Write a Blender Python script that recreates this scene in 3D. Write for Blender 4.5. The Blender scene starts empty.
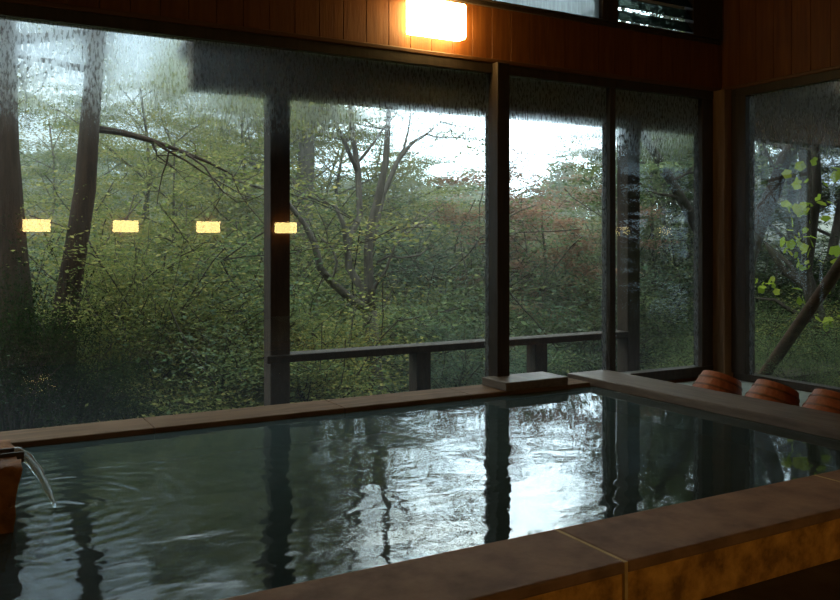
import bpy, bmesh, math, random
import numpy as np
from mathutils import Vector, Matrix

# ------------------------------------------------------------------ camera, sky, exposure
S = bpy.context.scene
COL = S.collection
S.view_settings.view_transform = 'Standard'
S.view_settings.look = 'None'
S.view_settings.gamma = 1.0
S.view_settings.use_curve_mapping = False
S.view_settings.exposure = 0.0

CAM_Z = 1.10
F = 850.0
YAW = math.radians(29.54)            # view direction lies this far to the right of +Y
VIEW = (math.sin(YAW), math.cos(YAW))
RIGHT = (math.cos(YAW), -math.sin(YAW))
HOR = 243.0
cam_d = bpy.data.cameras.new('camera')
cam = bpy.data.objects.new('camera', cam_d)
COL.objects.link(cam)
cam.location = (0, 0, CAM_Z)
cam.rotation_euler = (math.pi / 2, 0, -YAW)
cam_d.sensor_width = 36.0
cam_d.lens = 36.0 * F / 840.0
cam_d.shift_y = -(300.0 - HOR) / 840.0
cam_d.clip_start = 0.02
cam_d.clip_end = 500
S.camera = cam

world = bpy.data.worlds.new('sky')
S.world = world
world.use_nodes = True
wt = world.node_tree
wt.nodes.clear()
def wn(t, **kw):
    n = wt.nodes.new(t)
    for k, v in kw.items():
        setattr(n, k, v)
    return n
SUNDIR = Vector((525, 680, 150)).normalized()      # where the cloud cover is thinnest
w_out = wn('ShaderNodeOutputWorld'); w_bg = wn('ShaderNodeBackground')
w_tc = wn('ShaderNodeTexCoord')
w_nrm = wn('ShaderNodeVectorMath', operation='NORMALIZE')
wt.links.new(w_tc.outputs['Generated'], w_nrm.inputs[0])
w_dot = wn('ShaderNodeVectorMath', operation='DOT_PRODUCT')
wt.links.new(w_nrm.outputs[0], w_dot.inputs[0]); w_dot.inputs[1].default_value = SUNDIR
w_blob = wn('ShaderNodeMapRange', interpolation_type='SMOOTHERSTEP')
wt.links.new(w_dot.outputs['Value'], w_blob.inputs['Value'])
w_blob.inputs['From Min'].default_value = 0.945; w_blob.inputs['From Max'].default_value = 0.994
w_noise = wn('ShaderNodeTexNoise'); w_noise.inputs['Scale'].default_value = 3.2
w_noise.inputs['Detail'].default_value = 6; w_noise.inputs['Roughness'].default_value = 0.55
w_map = wn('ShaderNodeMapping'); w_map.inputs['Scale'].default_value = (1, 1, 2.4)
wt.links.new(w_nrm.outputs[0], w_map.inputs['Vector']); wt.links.new(w_map.outputs[0], w_noise.inputs['Vector'])
w_cl = wn('ShaderNodeValToRGB')
w_cl.color_ramp.elements[0].position = 0.36; w_cl.color_ramp.elements[0].color = (0.32, 0.54, 0.78, 1)
w_cl.color_ramp.elements[1].position = 0.66; w_cl.color_ramp.elements[1].color = (1.25, 1.65, 1.95, 1)
wt.links.new(w_noise.outputs['Fac'], w_cl.inputs['Fac'])
w_mix = wn('ShaderNodeMix', data_type='RGBA'); 
wt.links.new(w_blob.outputs['Result'], w_mix.inputs['Factor'])
wt.links.new(w_cl.outputs['Color'], w_mix.inputs['A']); w_mix.inputs['B'].default_value = (8.4, 10.6, 11.8, 1)
w_sep = wn('ShaderNodeSeparateXYZ'); wt.links.new(w_nrm.outputs[0], w_sep.inputs[0])
w_zen = wn('ShaderNodeMapRange', interpolation_type='SMOOTHSTEP')          # overcast: the zenith is the brightest part
wt.links.new(w_sep.outputs['Z'], w_zen.inputs['Value'])
w_zen.inputs['From Min'].default_value = 0.22; w_zen.inputs['From Max'].default_value = 0.85
w_zc = wn('ShaderNodeMix', data_type='RGBA'); w_zc.inputs['A'].default_value = (1, 1, 1, 1); w_zc.inputs['B'].default_value = (7.4, 6.0, 4.7, 1)
wt.links.new(w_zen.outputs['Result'], w_zc.inputs['Factor'])
w_mul = wn('ShaderNodeVectorMath', operation='MULTIPLY')
wt.links.new(w_mix.outputs['Result'], w_mul.inputs[0]); wt.links.new(w_zc.outputs['Result'], w_mul.inputs[1])
wt.links.new(w_mul.outputs[0], w_bg.inputs['Color'])
w_bg.inputs['Strength'].default_value = 1.0
wt.links.new(w_bg.outputs[0], w_out.inputs['Surface'])

LAMP_POWER = 20.0
LAMP_COLOR = (1.0, 0.70, 0.25, 1)

# ------------------------------------------------------------------ helpers
def ray(px):
    return (VIEW[0] * F + RIGHT[0] * (px - 420), VIEW[1] * F + RIGHT[1] * (px - 420))
def at(px, py, Y):
    rx, ry = ray(px); s = Y / ry
    return Vector((rx * s, Y, CAM_Z + (HOR - py) * s))
def at_x(px, py, X):
    rx, ry = ray(px); s = X / rx
    return Vector((X, ry * s, CAM_Z + (HOR - py) * s))

class MB:
    """Collects boxes, tubes and rings; build() links them as one mesh object."""
    def __init__(s): s.v, s.f, s.m = [], [], []
    def add(s, verts, faces, mi=0):
        b = len(s.v); s.v += [tuple(p) for p in verts]
        s.f += [tuple(i + b for i in f) for f in faces]; s.m += [mi] * len(faces)
    def box(s, x0, x1, y0, y1, z0, z1, mi=0):
        v = [(x0,y0,z0),(x1,y0,z0),(x1,y1,z0),(x0,y1,z0),(x0,y0,z1),(x1,y0,z1),(x1,y1,z1),(x0,y1,z1)]
        s.add(v, [(3,2,1,0),(4,5,6,7),(0,1,5,4),(1,2,6,5),(2,3,7,6),(3,0,4,7)], mi)
    def tube(s, pts, radii, n=7, mi=0, cap=True):
        pts = [Vector(p) for p in pts]; V = []; prev = None
        for i, p in enumerate(pts):
            t = (pts[min(i+1, len(pts)-1)] - pts[max(i-1, 0)]).normalized()
            if prev is None:
                a = t.orthogonal().normalized()
            else:
                a = (prev - t * prev.dot(t))
                a = a.normalized() if a.length > 1e-5 else t.orthogonal().normalized()
            prev = a; b = t.cross(a)
            for k in range(n):
                an = 2 * math.pi * k / n
                V.append(p + (a * math.cos(an) + b * math.sin(an)) * radii[i])
        Fc = []
        for i in range(len(pts) - 1):
            for k in range(n):
                k2 = (k + 1) % n
                Fc.append((i*n+k, i*n+k2, (i+1)*n+k2, (i+1)*n+k))
        if cap:
            Fc.append(tuple(reversed(range(n)))); Fc.append(tuple((len(pts)-1)*n + k for k in range(n)))
        s.add(V, Fc, mi)
    def lathe(s, prof, n=32, mi=0):
        """closed profile of (r, z) turned round the z axis"""
        V = []; m = len(prof)
        for k in range(n):
            a = 2 * math.pi * k / n
            V += [(r * math.cos(a), r * math.sin(a), z) for r, z in prof]
        Fc = []
        for k in range(n):
            k2 = (k + 1) % n
            for i in range(m):
                i2 = (i + 1) % m
                Fc.append((k*m+i, k2*m+i, k2*m+i2, k*m+i2))
        s.add(V, Fc, mi)
    def build(s, name, mats, parent=None, bevel=0, smooth=False, seg=2):
        me = bpy.data.meshes.new(name)
        me.from_pydata(s.v, [], s.f); 
        if not isinstance(mats, (list, tuple)): mats = [mats]
        for m in mats: me.materials.append(m)
        me.polygons.foreach_set('material_index', s.m)
        if smooth: me.polygons.foreach_set('use_smooth', [True] * len(s.f))
        me.update()
        o = bpy.data.objects.new(name, me); COL.objects.link(o)
        if parent: o.parent = parent
        if bevel:
            bv = o.modifiers.new('bevel', 'BEVEL'); bv.width = bevel; bv.segments = seg; bv.limit_method = 'ANGLE'
        return o

def tag(o, label, cat, group=None, kind=None):
    o['label'] = label; o['category'] = cat
    if group: o['group'] = group
    if kind: o['kind'] = kind
    return o
def empty(name, loc, label, cat, group=None):
    o = bpy.data.objects.new(name, None); COL.objects.link(o); o.location = loc
    o.empty_display_size = 0.1
    return tag(o, label, cat, group)
def structure(o): o['kind'] = 'structure'; return o
def copy_tree(o, parent=None):
    c = o.copy(); COL.objects.link(c)
    if parent: c.parent = parent
    for ch in list(o.children): copy_tree(ch, c)
    return c

# ------------------------------------------------------------------ materials
class NT:
    def __init__(s, name):
        s.mat = bpy.data.materials.new(name); s.mat.use_nodes = True
        s.t = s.mat.node_tree; s.t.nodes.clear(); s.out = s.n('ShaderNodeOutputMaterial')
    def n(s, t, **kw):
        nd = s.t.nodes.new(t)
        for k, v in kw.items(): setattr(nd, k, v)
        return nd
    def l(s, a, b): s.t.links.new(a, b)
    def val(s, nd, **kw):
        for k, v in kw.items(): nd.inputs[k.replace('_', ' ')].default_value = v
        return nd
    def math(s, op, a, b=None, clamp=False):
        m = s.n('ShaderNodeMath', operation=op); m.use_clamp = clamp
        for i, x in enumerate((a, b)):
            if x is None: continue
            if isinstance(x, (int, float)): m.inputs[i].default_value = x
            else: s.l(x, m.inputs[i])
        return m.outputs[0]
    def smooth(s, x, a, b):
        m = s.n('ShaderNodeMapRange', interpolation_type='SMOOTHSTEP')
        s.l(x, m.inputs['Value']); m.inputs['From Min'].default_value = a; m.inputs['From Max'].default_value = b
        return m.outputs['Result']
    def noise(s, scale, detail=4, rough=0.55, stretch=None, coord='Object', dist=0):
        tc = s.n('ShaderNodeTexCoord') if coord != 'Position' else s.n('ShaderNodeNewGeometry')
        nz = s.n('ShaderNodeTexNoise'); s.val(nz, Scale=scale, Detail=detail, Roughness=rough, Distortion=dist)
        o = tc.outputs[coord]
        if stretch:
            mp = s.n('ShaderNodeMapping'); mp.inputs['Scale'].default_value = stretch
            s.l(o, mp.inputs['Vector']); o = mp.outputs[0]
        s.l(o, nz.inputs['Vector'])
        return nz.outputs['Fac']
    def ramp(s, x, stops):
        r = s.n('ShaderNodeValToRGB'); e = r.color_ramp.elements
        while len(e) < len(stops): e.new(0.5)
        for i, (p, c) in enumerate(stops):
            e[i].position = p; e[i].color = (*c, 1)
        s.l(x, r.inputs['Fac']); return r.outputs['Color']

def rough_mat(name, stops, scale=6, stretch=None, rough=0.7, bump=0.2, bscale=None, spec=0.3, dist=0.02, bstretch=None):
    t = NT(name)
    nz = t.noise(scale, 6, 0.6, stretch, 'Position')
    p = t.n('ShaderNodeBsdfPrincipled'); t.l(t.ramp(nz, stops), p.inputs['Base Color'])
    t.val(p, Roughness=rough); p.inputs['Specular IOR Level'].default_value = spec
    if bump:
        b = t.n('ShaderNodeBump'); t.val(b, Strength=bump, Distance=dist)
        t.l(t.noise(bscale or scale * 3, 6, 0.6, bstretch or stretch, 'Position'), b.inputs['Height']); t.l(b.outputs[0], p.inputs['Normal'])
    t.l(p.outputs[0], t.out.inputs['Surface'])
    return t.mat

M = {}
M['board'] = rough_mat('wall_boards', [(0.30, (0.085, 0.022, 0.003)), (0.52, (0.125, 0.036, 0.005)), (0.72, (0.165, 0.053, 0.007))],
                       scale=9, stretch=(3, 3, 0.25), rough=0.55, bump=0.15)
M['dark_wood'] = rough_mat('dark_frame_wood', [(0.3, (0.020, 0.013, 0.009)), (0.7, (0.045, 0.028, 0.018))], scale=10,
                           stretch=(3, 3, 0.3), rough=0.5, bump=0.15)
M['post_wood'] = rough_mat('post_wood', [(0.3, (0.12, 0.060, 0.028)), (0.7, (0.20, 0.11, 0.05))], scale=12,
                           stretch=(3, 3, 0.2), rough=0.6, bump=0.2)
M['weathered'] = rough_mat('weathered_wood', [(0.3, (0.022, 0.013, 0.008)), (0.7, (0.050, 0.031, 0.020))], scale=14,
                           stretch=(2, 2, 0.5), rough=0.75, bump=0.2)
M['ledge'] = rough_mat('ledge_wood', [(0.3, (0.07, 0.026, 0.008)), (0.7, (0.12, 0.048, 0.016))], scale=10, stretch=(0.3, 3, 3), rough=0.5, bump=0.1)
M['rim'] = rough_mat('bath_rim_stone', [(0.30, (0.17, 0.095, 0.060)), (0.55, (0.27, 0.155, 0.095)), (0.75, (0.34, 0.20, 0.12))],
                     scale=7, rough=0.75, bump=0.25, bscale=60, dist=0.006, spec=0.12)
M['rim_far'] = rough_mat('bath_rim_wood', [(0.3, (0.075, 0.044, 0.026)), (0.7, (0.15, 0.088, 0.052))], scale=9, stretch=(0.4, 3, 3),
                         rough=0.8, bump=0.2, dist=0.005, spec=0.08)
M['rim_grey'] = rough_mat('bath_rim_wood_sheen', [(0.3, (0.080, 0.056, 0.040)), (0.7, (0.155, 0.112, 0.082))], scale=9, stretch=(3, 0.4, 3), rough=0.55, bump=0.2, dist=0.005, spec=0.22)  # greyer than the back rim: part of the sheen is put into the colour
M['rim_side'] = rough_mat('bath_side_stone', [(0.34, (0.22, 0.10, 0.020)), (0.5, (0.48, 0.23, 0.048)), (0.68, (0.70, 0.36, 0.085))],
                          scale=12, rough=0.7, bump=0.3, bscale=40, dist=0.01)
M['grout'] = rough_mat('grout', [(0.3, (0.45, 0.30, 0.12)), (0.7, (0.62, 0.44, 0.2))], scale=20, rough=0.8, bump=0)
M['basin'] = rough_mat('bath_lining', [(0.3, (0.035, 0.05, 0.04)), (0.7, (0.09, 0.11, 0.085))], scale=5, rough=0.8, bump=0.1)
M['floor'] = rough_mat('floor_stone', [(0.3, (0.045, 0.038, 0.032)), (0.7, (0.10, 0.085, 0.07))], scale=8, rough=0.45, bump=0.15, dist=0.006)
M['floor_wet'] = rough_mat('floor_wet_tile', [(0.3, (0.20, 0.23, 0.22)), (0.7, (0.34, 0.38, 0.36))], scale=8, rough=0.35, bump=0.1, dist=0.004)
M['ceiling'] = rough_mat('ceiling_boards', [(0.3, (0.06, 0.028, 0.013)), (0.7, (0.11, 0.05, 0.022))], scale=9, stretch=(0.3, 3, 3), rough=0.6, bump=0.1)
M['roof'] = rough_mat('eave_boards', [(0.3, (0.05, 0.026, 0.013)), (0.7, (0.10, 0.054, 0.028))], scale=9, stretch=(3, 0.4, 3), rough=0.8, bump=0.1)
M['bucket'] = rough_mat('bucket_cypress', [(0.3, (0.19, 0.050, 0.018)), (0.7, (0.33, 0.095, 0.036))], scale=14, stretch=(3, 3, 0.8), rough=0.5, bump=0.2, dist=0.004)
M['hoop'] = rough_mat('bucket_hoop', [(0.3, (0.10, 0.035, 0.016)), (0.7, (0.17, 0.06, 0.026))], scale=30, rough=0.45, bump=0.2, dist=0.003)
M['crust'] = rough_mat('mineral_crust', [(0.3, (0.05, 0.025, 0.010)), (0.5, (0.20, 0.075, 0.020)), (0.7, (0.34, 0.14, 0.04))], scale=9,
                       rough=0.8, bump=0.6, bscale=22, dist=0.03)
M['bark'] = rough_mat('bark', [(0.3, (0.020, 0.015, 0.011)), (0.7, (0.055, 0.043, 0.032))], scale=9, stretch=(3, 3, 0.5), rough=0.9, bump=0.5, dist=0.02)
M['bark_grey'] = rough_mat('bark_grey', [(0.3, (0.034, 0.029, 0.024)), (0.7, (0.105, 0.092, 0.076))], scale=9, stretch=(3, 3, 0.8), rough=0.9, bump=0.4, dist=0.02)
M['bark_warm'] = rough_mat('bark_warm', [(0.3, (0.018, 0.010, 0.006)), (0.7, (0.050, 0.028, 0.016))], scale=9, stretch=(3, 3, 0.5), rough=0.9, bump=0.5, dist=0.02)
M['soil'] = rough_mat('forest_soil', [(0.3, (0.020, 0.026, 0.012)), (0.55, (0.045, 0.052, 0.022)), (0.75, (0.075, 0.06, 0.03))], scale=1.5, rough=0.95, bump=0.5, bscale=6, dist=0.1)

def leaf_mat(name, a, b, c, trans=0.35):
    t = NT(name)
    g = t.n('ShaderNodeNewGeometry'); oi = t.n('ShaderNodeObjectInfo')
    f = t.math('ADD', t.math('MULTIPLY', g.outputs['Random Per Island'], 0.75), t.math('MULTIPLY', oi.outputs['Random'], 0.25))
    colr = t.ramp(f, [(0.1, a), (0.5, b), (0.9, c)])
    d = t.n('ShaderNodeBsdfDiffuse'); tr = t.n('ShaderNodeBsdfTranslucent'); mx = t.n('ShaderNodeMixShader')
    t.l(colr, d.inputs['Color']); t.l(colr, tr.inputs['Color']); mx.inputs[0].default_value = trans
    t.l(d.outputs[0], mx.inputs[1]); t.l(tr.outputs[0], mx.inputs[2]); t.l(mx.outputs[0], t.out.inputs['Surface'])
    return t.mat
M['leaf_maple'] = leaf_mat('leaf_maple', (0.102, 0.141, 0.045), (0.189, 0.207, 0.066), (0.319, 0.280, 0.093))
M['leaf_green'] = leaf_mat('leaf_green', (0.070, 0.113, 0.055), (0.123, 0.160, 0.069), (0.193, 0.207, 0.087))
M['leaf_dark'] = leaf_mat('leaf_dark', (0.013, 0.024, 0.011), (0.023, 0.037, 0.014), (0.036, 0.051, 0.020))
M['leaf_blue'] = leaf_mat('leaf_blue', (0.055, 0.100, 0.066), (0.095, 0.140, 0.089), (0.143, 0.174, 0.112))
M['leaf_rust'] = leaf_mat('leaf_rust', (0.15, 0.125, 0.075), (0.28, 0.150, 0.100), (0.38, 0.185, 0.120))
M['leaf_vine'] = leaf_mat('leaf_vine', (0.20, 0.30, 0.035), (0.30, 0.40, 0.05), (0.42, 0.46, 0.07), 0.5)
M['leaf_gold'] = leaf_mat('leaf_gold', (0.20, 0.18, 0.03), (0.34, 0.25, 0.04), (0.45, 0.30, 0.05))

def glow(name, power):
    t = NT(name); e = t.n('ShaderNodeEmission'); e.inputs['Color'].default_value = LAMP_COLOR
    e.inputs['Strength'].default_value = power; t.l(e.outputs[0], t.out.inputs['Surface']); return t.mat
M['lamp'] = glow('lamp_glow', LAMP_POWER); M['lamp_bright'] = glow('lamp_glow_bright', LAMP_POWER * 2.2)

def glass_mat(name, edges=(), axis='X', full=0.0):
    """window glass with condensation: clear in the middle, fogged in a streaky band under the head and a light veil at the foot"""
    t = NT(name)
    g = t.n('ShaderNodeNewGeometry'); sp = t.n('ShaderNodeSeparateXYZ'); t.l(g.outputs['Position'], sp.inputs[0])
    z = sp.outputs['Z']; u = sp.outputs[axis]
    st = (60, 60, 2.6)
    streak = t.noise(1.6, 4, 0.6, st, 'Position')
    drops = t.noise(1.0, 3, 0.65, (75, 75, 22), 'Position')
    big = t.noise(2.0, 3, 0.5, (1, 1, 0.4), 'Position')
    zz = t.math('ADD', t.math('ADD', z, t.math('MULTIPLY', t.math('SUBTRACT', streak, 0.5), 0.10)),
                t.math('MULTIPLY', t.math('SUBTRACT', big, 0.5), 0.30))
    top = t.smooth(zz, 1.55, 2.15)
    foot = t.math('MULTIPLY', t.math('SUBTRACT', 1.0, t.smooth(z, 0.1, 0.75)), 0.22)
    fog = t.math('MAXIMUM', top, foot)
    for x0 in edges:
        d = t.math('ABSOLUTE', t.math('SUBTRACT', u, x0))
        e = t.math('SUBTRACT', 1.0, t.smooth(t.math('ADD', d, t.math('MULTIPLY', big, 0.05)), 0.03, 0.10))
        fog = t.math('MAXIMUM', fog, t.math('MULTIPLY', e, 0.7))
    if full: fog = t.math('MAXIMUM', fog, full)
    clear = t.n('ShaderNodeBsdfTransparent'); clear.inputs['Color'].default_value = (0.93, 0.96, 0.95, 1)
    blur = t.n('ShaderNodeBsdfRefraction'); t.val(blur, Roughness=0.95, IOR=1.045); blur.inputs['Color'].default_value = (0.9, 0.94, 0.95, 1)
    veil = t.n('ShaderNodeBsdfTranslucent'); veil.inputs['Color'].default_value = (0.62, 0.72, 0.78, 1)
    m1 = t.n('ShaderNodeMixShader'); t.l(t.smooth(t.math('MULTIPLY', fog, t.math('ADD', t.math('ADD', t.math('MULTIPLY', t.smooth(drops, 0.36, 0.64), 0.8), 0.12), t.math('MULTIPLY', streak, 0.3))), 0.02, 0.85), m1.inputs[0]); t.l(clear.outputs[0], m1.inputs[1]); t.l(blur.outputs[0], m1.inputs[2])
    milk = t.n('ShaderNodeBsdfDiffuse'); milk.inputs['Color'].default_value = (0.7, 0.72, 0.72, 1)
    mv = t.n('ShaderNodeMixShader'); mv.inputs[0].default_value = 0.5; t.l(veil.outputs[0], mv.inputs[1]); t.l(milk.outputs[0], mv.inputs[2]); veil = mv
    m2 = t.n('ShaderNodeMixShader'); t.l(t.math('MULTIPLY', fog, 0.14), m2.inputs[0]); t.l(m1.outputs[0], m2.inputs[1]); t.l(veil.outputs[0], m2.inputs[2])
    gl = t.n('ShaderNodeBsdfGlossy'); t.val(gl, Roughness=0.0)
    fr = t.n('ShaderNodeFresnel'); t.l(t.math('POWER', 1.5, t.math('SUBTRACT', 1.0, t.math('MULTIPLY', g.outputs['Backfacing'], 2.0))), fr.inputs['IOR'])
    m3 = t.n('ShaderNodeMixShader'); t.l(t.math('MULTIPLY', fr.outputs[0], t.math('MULTIPLY', t.math('SUBTRACT', 1.0, top), t.smooth(z, 0.28, 0.5))), m3.inputs[0])
    t.l(m2.outputs[0], m3.inputs[1]); t.l(gl.outputs[0], m3.inputs[2])
    t.l(m3.outputs[0], t.out.inputs['Surface'])
    return t.mat
def clear_mat():
    t = NT('glass_outer_face'); c = t.n('ShaderNodeBsdfTransparent'); c.inputs['Color'].default_value = (0.97, 0.985, 0.98, 1)
    gl = t.n('ShaderNodeBsdfGlossy'); t.val(gl, Roughness=0.0); fr = t.n('ShaderNodeFresnel')
    g = t.n('ShaderNodeNewGeometry'); t.l(t.math('POWER', 1.5, t.math('SUBTRACT', 1.0, t.math('MULTIPLY', g.outputs['Backfacing'], 2.0))), fr.inputs['IOR'])
    sp = t.n('ShaderNodeSeparateXYZ'); t.l(g.outputs['Position'], sp.inputs[0]); z = sp.outputs['Z']
    m = t.n('ShaderNodeMixShader')
    t.l(t.math('MULTIPLY', fr.outputs[0], t.math('MULTIPLY', t.math('SUBTRACT', 1.0, t.smooth(z, 1.7, 1.95)), t.smooth(z, 0.28, 0.5))), m.inputs[0])
    t.l(c.outputs[0], m.inputs[1]); t.l(gl.outputs[0], m.inputs[2])
    t.l(m.outputs[0], t.out.inputs['Surface']); return t.mat
M['clear'] = clear_mat()

POUR = at(55, 508, 3.33); POUR.z = 0.14
def water_mat():
    t = NT('bath_water')
    g = t.n('ShaderNodeNewGeometry')
    dv = t.n('ShaderNodeVectorMath', operation='DISTANCE'); t.l(g.outputs['Position'], dv.inputs[0]); dv.inputs[1].default_value = POUR
    d = dv.outputs['Value']
    n1 = t.noise(3.0, 2, 0.45, (0.9, 1.2, 1), 'Position', 0.6)
    n2 = t.noise(14, 2, 0.5, (0.8, 1.2, 1), 'Position', 0.8)
    rip = t.math('MULTIPLY', t.math('SINE', t.math('ADD', t.math('MULTIPLY', d, 75.0), t.math('MULTIPLY', n1, 14.0))),
                 t.math('SUBTRACT', 1.0, t.smooth(d, 0.1, 1.3)))
    amp = t.math('ADD', 0.15, t.math('MULTIPLY', t.math('SUBTRACT', 1.0, t.smooth(d, 0.4, 3.2)), 1.6))
    h = t.math('ADD', t.math('MULTIPLY', n1, 1.0), t.math('MULTIPLY', n2, 0.07))
    h = t.math('MULTIPLY', h, amp); h = t.math('ADD', h, t.math('MULTIPLY', rip, 0.10))
    b = t.n('ShaderNodeBump'); t.val(b, Strength=1.0, Distance=0.0055); t.l(h, b.inputs['Height'])
    gl = t.n('ShaderNodeBsdfGlossy'); t.val(gl, Roughness=0.02); t.l(b.outputs[0], gl.inputs['Normal'])
    df = t.n('ShaderNodeBsdfDiffuse'); df.inputs['Color'].default_value = (0.058, 0.086, 0.090, 1)
    tr = t.n('ShaderNodeBsdfTransparent'); tr.inputs['Color'].default_value = (0.45, 0.62, 0.52, 1)
    mb = t.n('ShaderNodeMixShader'); mb.inputs[0].default_value = 0.5; t.l(df.outputs[0], mb.inputs[1]); t.l(tr.outputs[0], mb.inputs[2])
    fr = t.n('ShaderNodeFresnel'); t.val(fr, IOR=1.34); t.l(b.outputs[0], fr.inputs['Normal'])
    m = t.n('ShaderNodeMixShader'); t.l(fr.outputs[0], m.inputs[0]); t.l(mb.outputs[0], m.inputs[1]); t.l(gl.outputs[0], m.inputs[2])
    t.l(m.outputs[0], t.out.inputs['Surface'])
    return t.mat
M['water'] = water_mat()
def stream_mat():
    t = NT('falling_water'); p = t.n('ShaderNodeBsdfPrincipled')
    p.inputs['Base Color'].default_value = (0.8, 0.9, 0.95, 1); t.val(p, Roughness=0.08, IOR=1.33)
    p.inputs['Transmission Weight'].default_value = 0.75
    t.l(p.outputs[0], t.out.inputs['Surface']); return t.mat
M['stream'] = stream_mat()

# ------------------------------------------------------------------ room measurements (metres)
YW, XR, XL, YB = 4.71, 5.41, -1.9, -2.3         # window wall, right wall, left wall, rear wall
HEAD, GLASS_TOP, SILL = 2.29, 2.225, 0.14
TRANS0, TRANS1, CEIL = 2.70, 3.12, 3.30
P_IN, P_OUT, B_IN, B_OUT = 2.17, 1.84, 4.39, 4.68   # near rim inner/outer edge, back rim inner/outer edge
R_IN, R_OUT, L_IN = 3.82, 4.17, -1.35
WATER_Z, RIM_Z = 0.14, 0.18

# ---- shell
b = MB(); b.box(XL - .12, XR + .12, YB - .12, YW + .05, -0.12, 0.0); structure(b.build('floor', M['floor']))
b = MB(); b.box(R_OUT + .005, XR - .005, YB + .01, YW - .06, 0.0, 0.04)
structure(b.build('floor_strip', M['floor_wet']))
b = MB(); b.box(XL - .12, XR + .12, YB - .12, YW + .15, CEIL, CEIL + .1); structure(b.build('ceiling', M['ceiling']))

def boards(mb, a0, a1, z0, z1, face, depth, axis, step=0.155, gap=0.003):
    """a run of vertical boards with open joints; face = coordinate of the visible face, depth away from the room"""
    x = a0
    while x < a1 - 1e-4:
        xe = min(x + step, a1)
        lo, hi = min(face, face + depth), max(face, face + depth)
        if axis == 'x': mb.box(x + gap/2, xe - gap/2, lo, hi, z0, z1)
        else: mb.box(lo, hi, x + gap/2, xe - gap/2, z0, z1)
        x = xe
# window wall: foot, board band, top band, left cheek, backing behind the joints
b = MB()
boards(b, XL, XR, HEAD + .03, TRANS0, 4.70, .03, 'x')
boards(b, XL, XR, TRANS1, CEIL, 4.70, .03, 'x')
b.box(XL, XR, 4.725, 4.80, HEAD, TRANS0); b.box(XL, XR, 4.725, 4.80, TRANS1, CEIL)
b.box(XL - .12, -1.25, 4.70, 4.82, 0, CEIL)
b.box(XL, XR + .12, 4.70, 4.82, -.12, 0.06)
b.box(XR, XR + .12, 4.70, 4.82, 0, CEIL)
structure(b.build('wall_back', M['board'], bevel=.0015, seg=1))
# right wall
RW0, RW1 = 3.45, 4.42                 # window opening along Y
b = MB()
boards(b, YB, 4.69, HEAD + .03, CEIL, XR, .03, 'y')
b.box(XR + .025, XR + .12, YB, 4.70, HEAD, CEIL)
b.box(XR, XR + .12, YB, RW0, 0, HEAD)
b.box(XR, XR + .12, RW0, 4.70, -.12, 0.06)
b.box(XR, XR + .12, 4.57, 4.70, 0, HEAD)
structure(b.build('wall_right', M['board'], bevel=.0015, seg=1))
b = MB(); boards(b, YB, YW, 0, CEIL, XL, -.03, 'y'); b.box(XL - .12, XL - .025, YB, YW, 0, CEIL); structure(b.build('wall_left', M['board']))
b = MB(); boards(b, XL, XR, 0, CEIL, YB, -.03, 'x'); b.box(XL, XR, YB - .12, YB - .025, 0, CEIL); structure(b.build('wall_front', M['board']))

# mouldings
b = MB(); b.box(XL, XR - .02, 4.655, 4.725, HEAD, HEAD + .03); structure(b.build('trim_1', M['ledge'], bevel=.006))
b = MB(); b.box(XR - .05, XR + .02, YB, 4.654, HEAD, HEAD + .03); structure(b.build('trim_2', M['ledge'], bevel=.006))
b = MB(); b.box(XL, XR - .02, 4.675, 4.745, TRANS0 - .03, TRANS0); structure(b.build('trim_3', M['dark_wood'], bevel=.004))
# corner post and mullions
b = MB(); b.box(5.285, XR, 4.555, 4.72, 0.0, HEAD); structure(b.build('corner_pillar', M['post_wood'], bevel=.006))
b = MB(); b.box(3.192, 3.290, 4.60, 4.75, 0.12, HEAD); structure(b.build('window_pillar', M['dark_wood'], bevel=.005))

def window(idx, x0, x1, edges, z0=SILL, z1=GLASS_TOP, top=HEAD, mat=None, left=.05, right=.05, bot=.08):
    fb = MB()
    fb.box(x0 - left, x1 + right, 4.66, 4.76, z1, top)
    fb.box(x0 - left, x1 + right, 4.66, 4.76, z0 - bot, z0)
    if left: fb.box(x0 - left, x0, 4.665, 4.755, z0, z1)
    if right: fb.box(x1, x1 + right, 4.665, 4.755, z0, z1)
    fr = structure(fb.build(f'window_{idx}', M['dark_wood'], bevel=.003, seg=1))
    pb = MB(); pb.box(x0 - .004, x1 + .004, 4.706, 4.714, z0 - .004, z1 + .004)
    pb.m[2] = 1                                   # the room-side face carries the condensation
    pb.build('pane', [M['clear'], mat or glass_mat(f'window_glass_{idx}', edges)], fr)
    return fr
window(1, -1.2, 3.20, (3.20,), right=0)
window(2, 3.285, 4.222, (3.285, 4.222), left=0, right=.055)
window(3, 4.278, 5.165, (4.278, 5.165), left=0, right=.12)
def frosted(name, tint, thru):
    t = NT(name); a = t.n('ShaderNodeBsdfTranslucent'); c = t.n('ShaderNodeBsdfTransparent'); m = t.n('ShaderNodeMixShader')
    st = t.noise(1.6, 4, 0.6, (50, 50, 4), 'Position')
    t.l(t.ramp(st, [(0.3, tuple(q * .6 for q in tint)), (0.7, tint)]), a.inputs['Color']); c.inputs['Color'].default_value = (*thru, 1)
    m.inputs[0].default_value = 0.5; t.l(a.outputs[0], m.inputs[1]); t.l(c.outputs[0], m.inputs[2]); t.l(m.outputs[0], t.out.inputs['Surface']); return t.mat
frost = frosted('transom_frosted_glass', (0.42, 0.46, 0.46), (0.06, 0.065, 0.065))
edges_t = [-1.2, 0.2, 1.65, 3.0]
n = 4
for x0, x1 in ((-1.15, 0.2), (0.28, 1.65), (1.73, 3.05), (3.13, 4.153)):
    window(n, x0, x1, (), TRANS0 + .01, TRANS1 - .03, TRANS1, frost, left=.04, right=.04, bot=.01); n += 1
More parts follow.
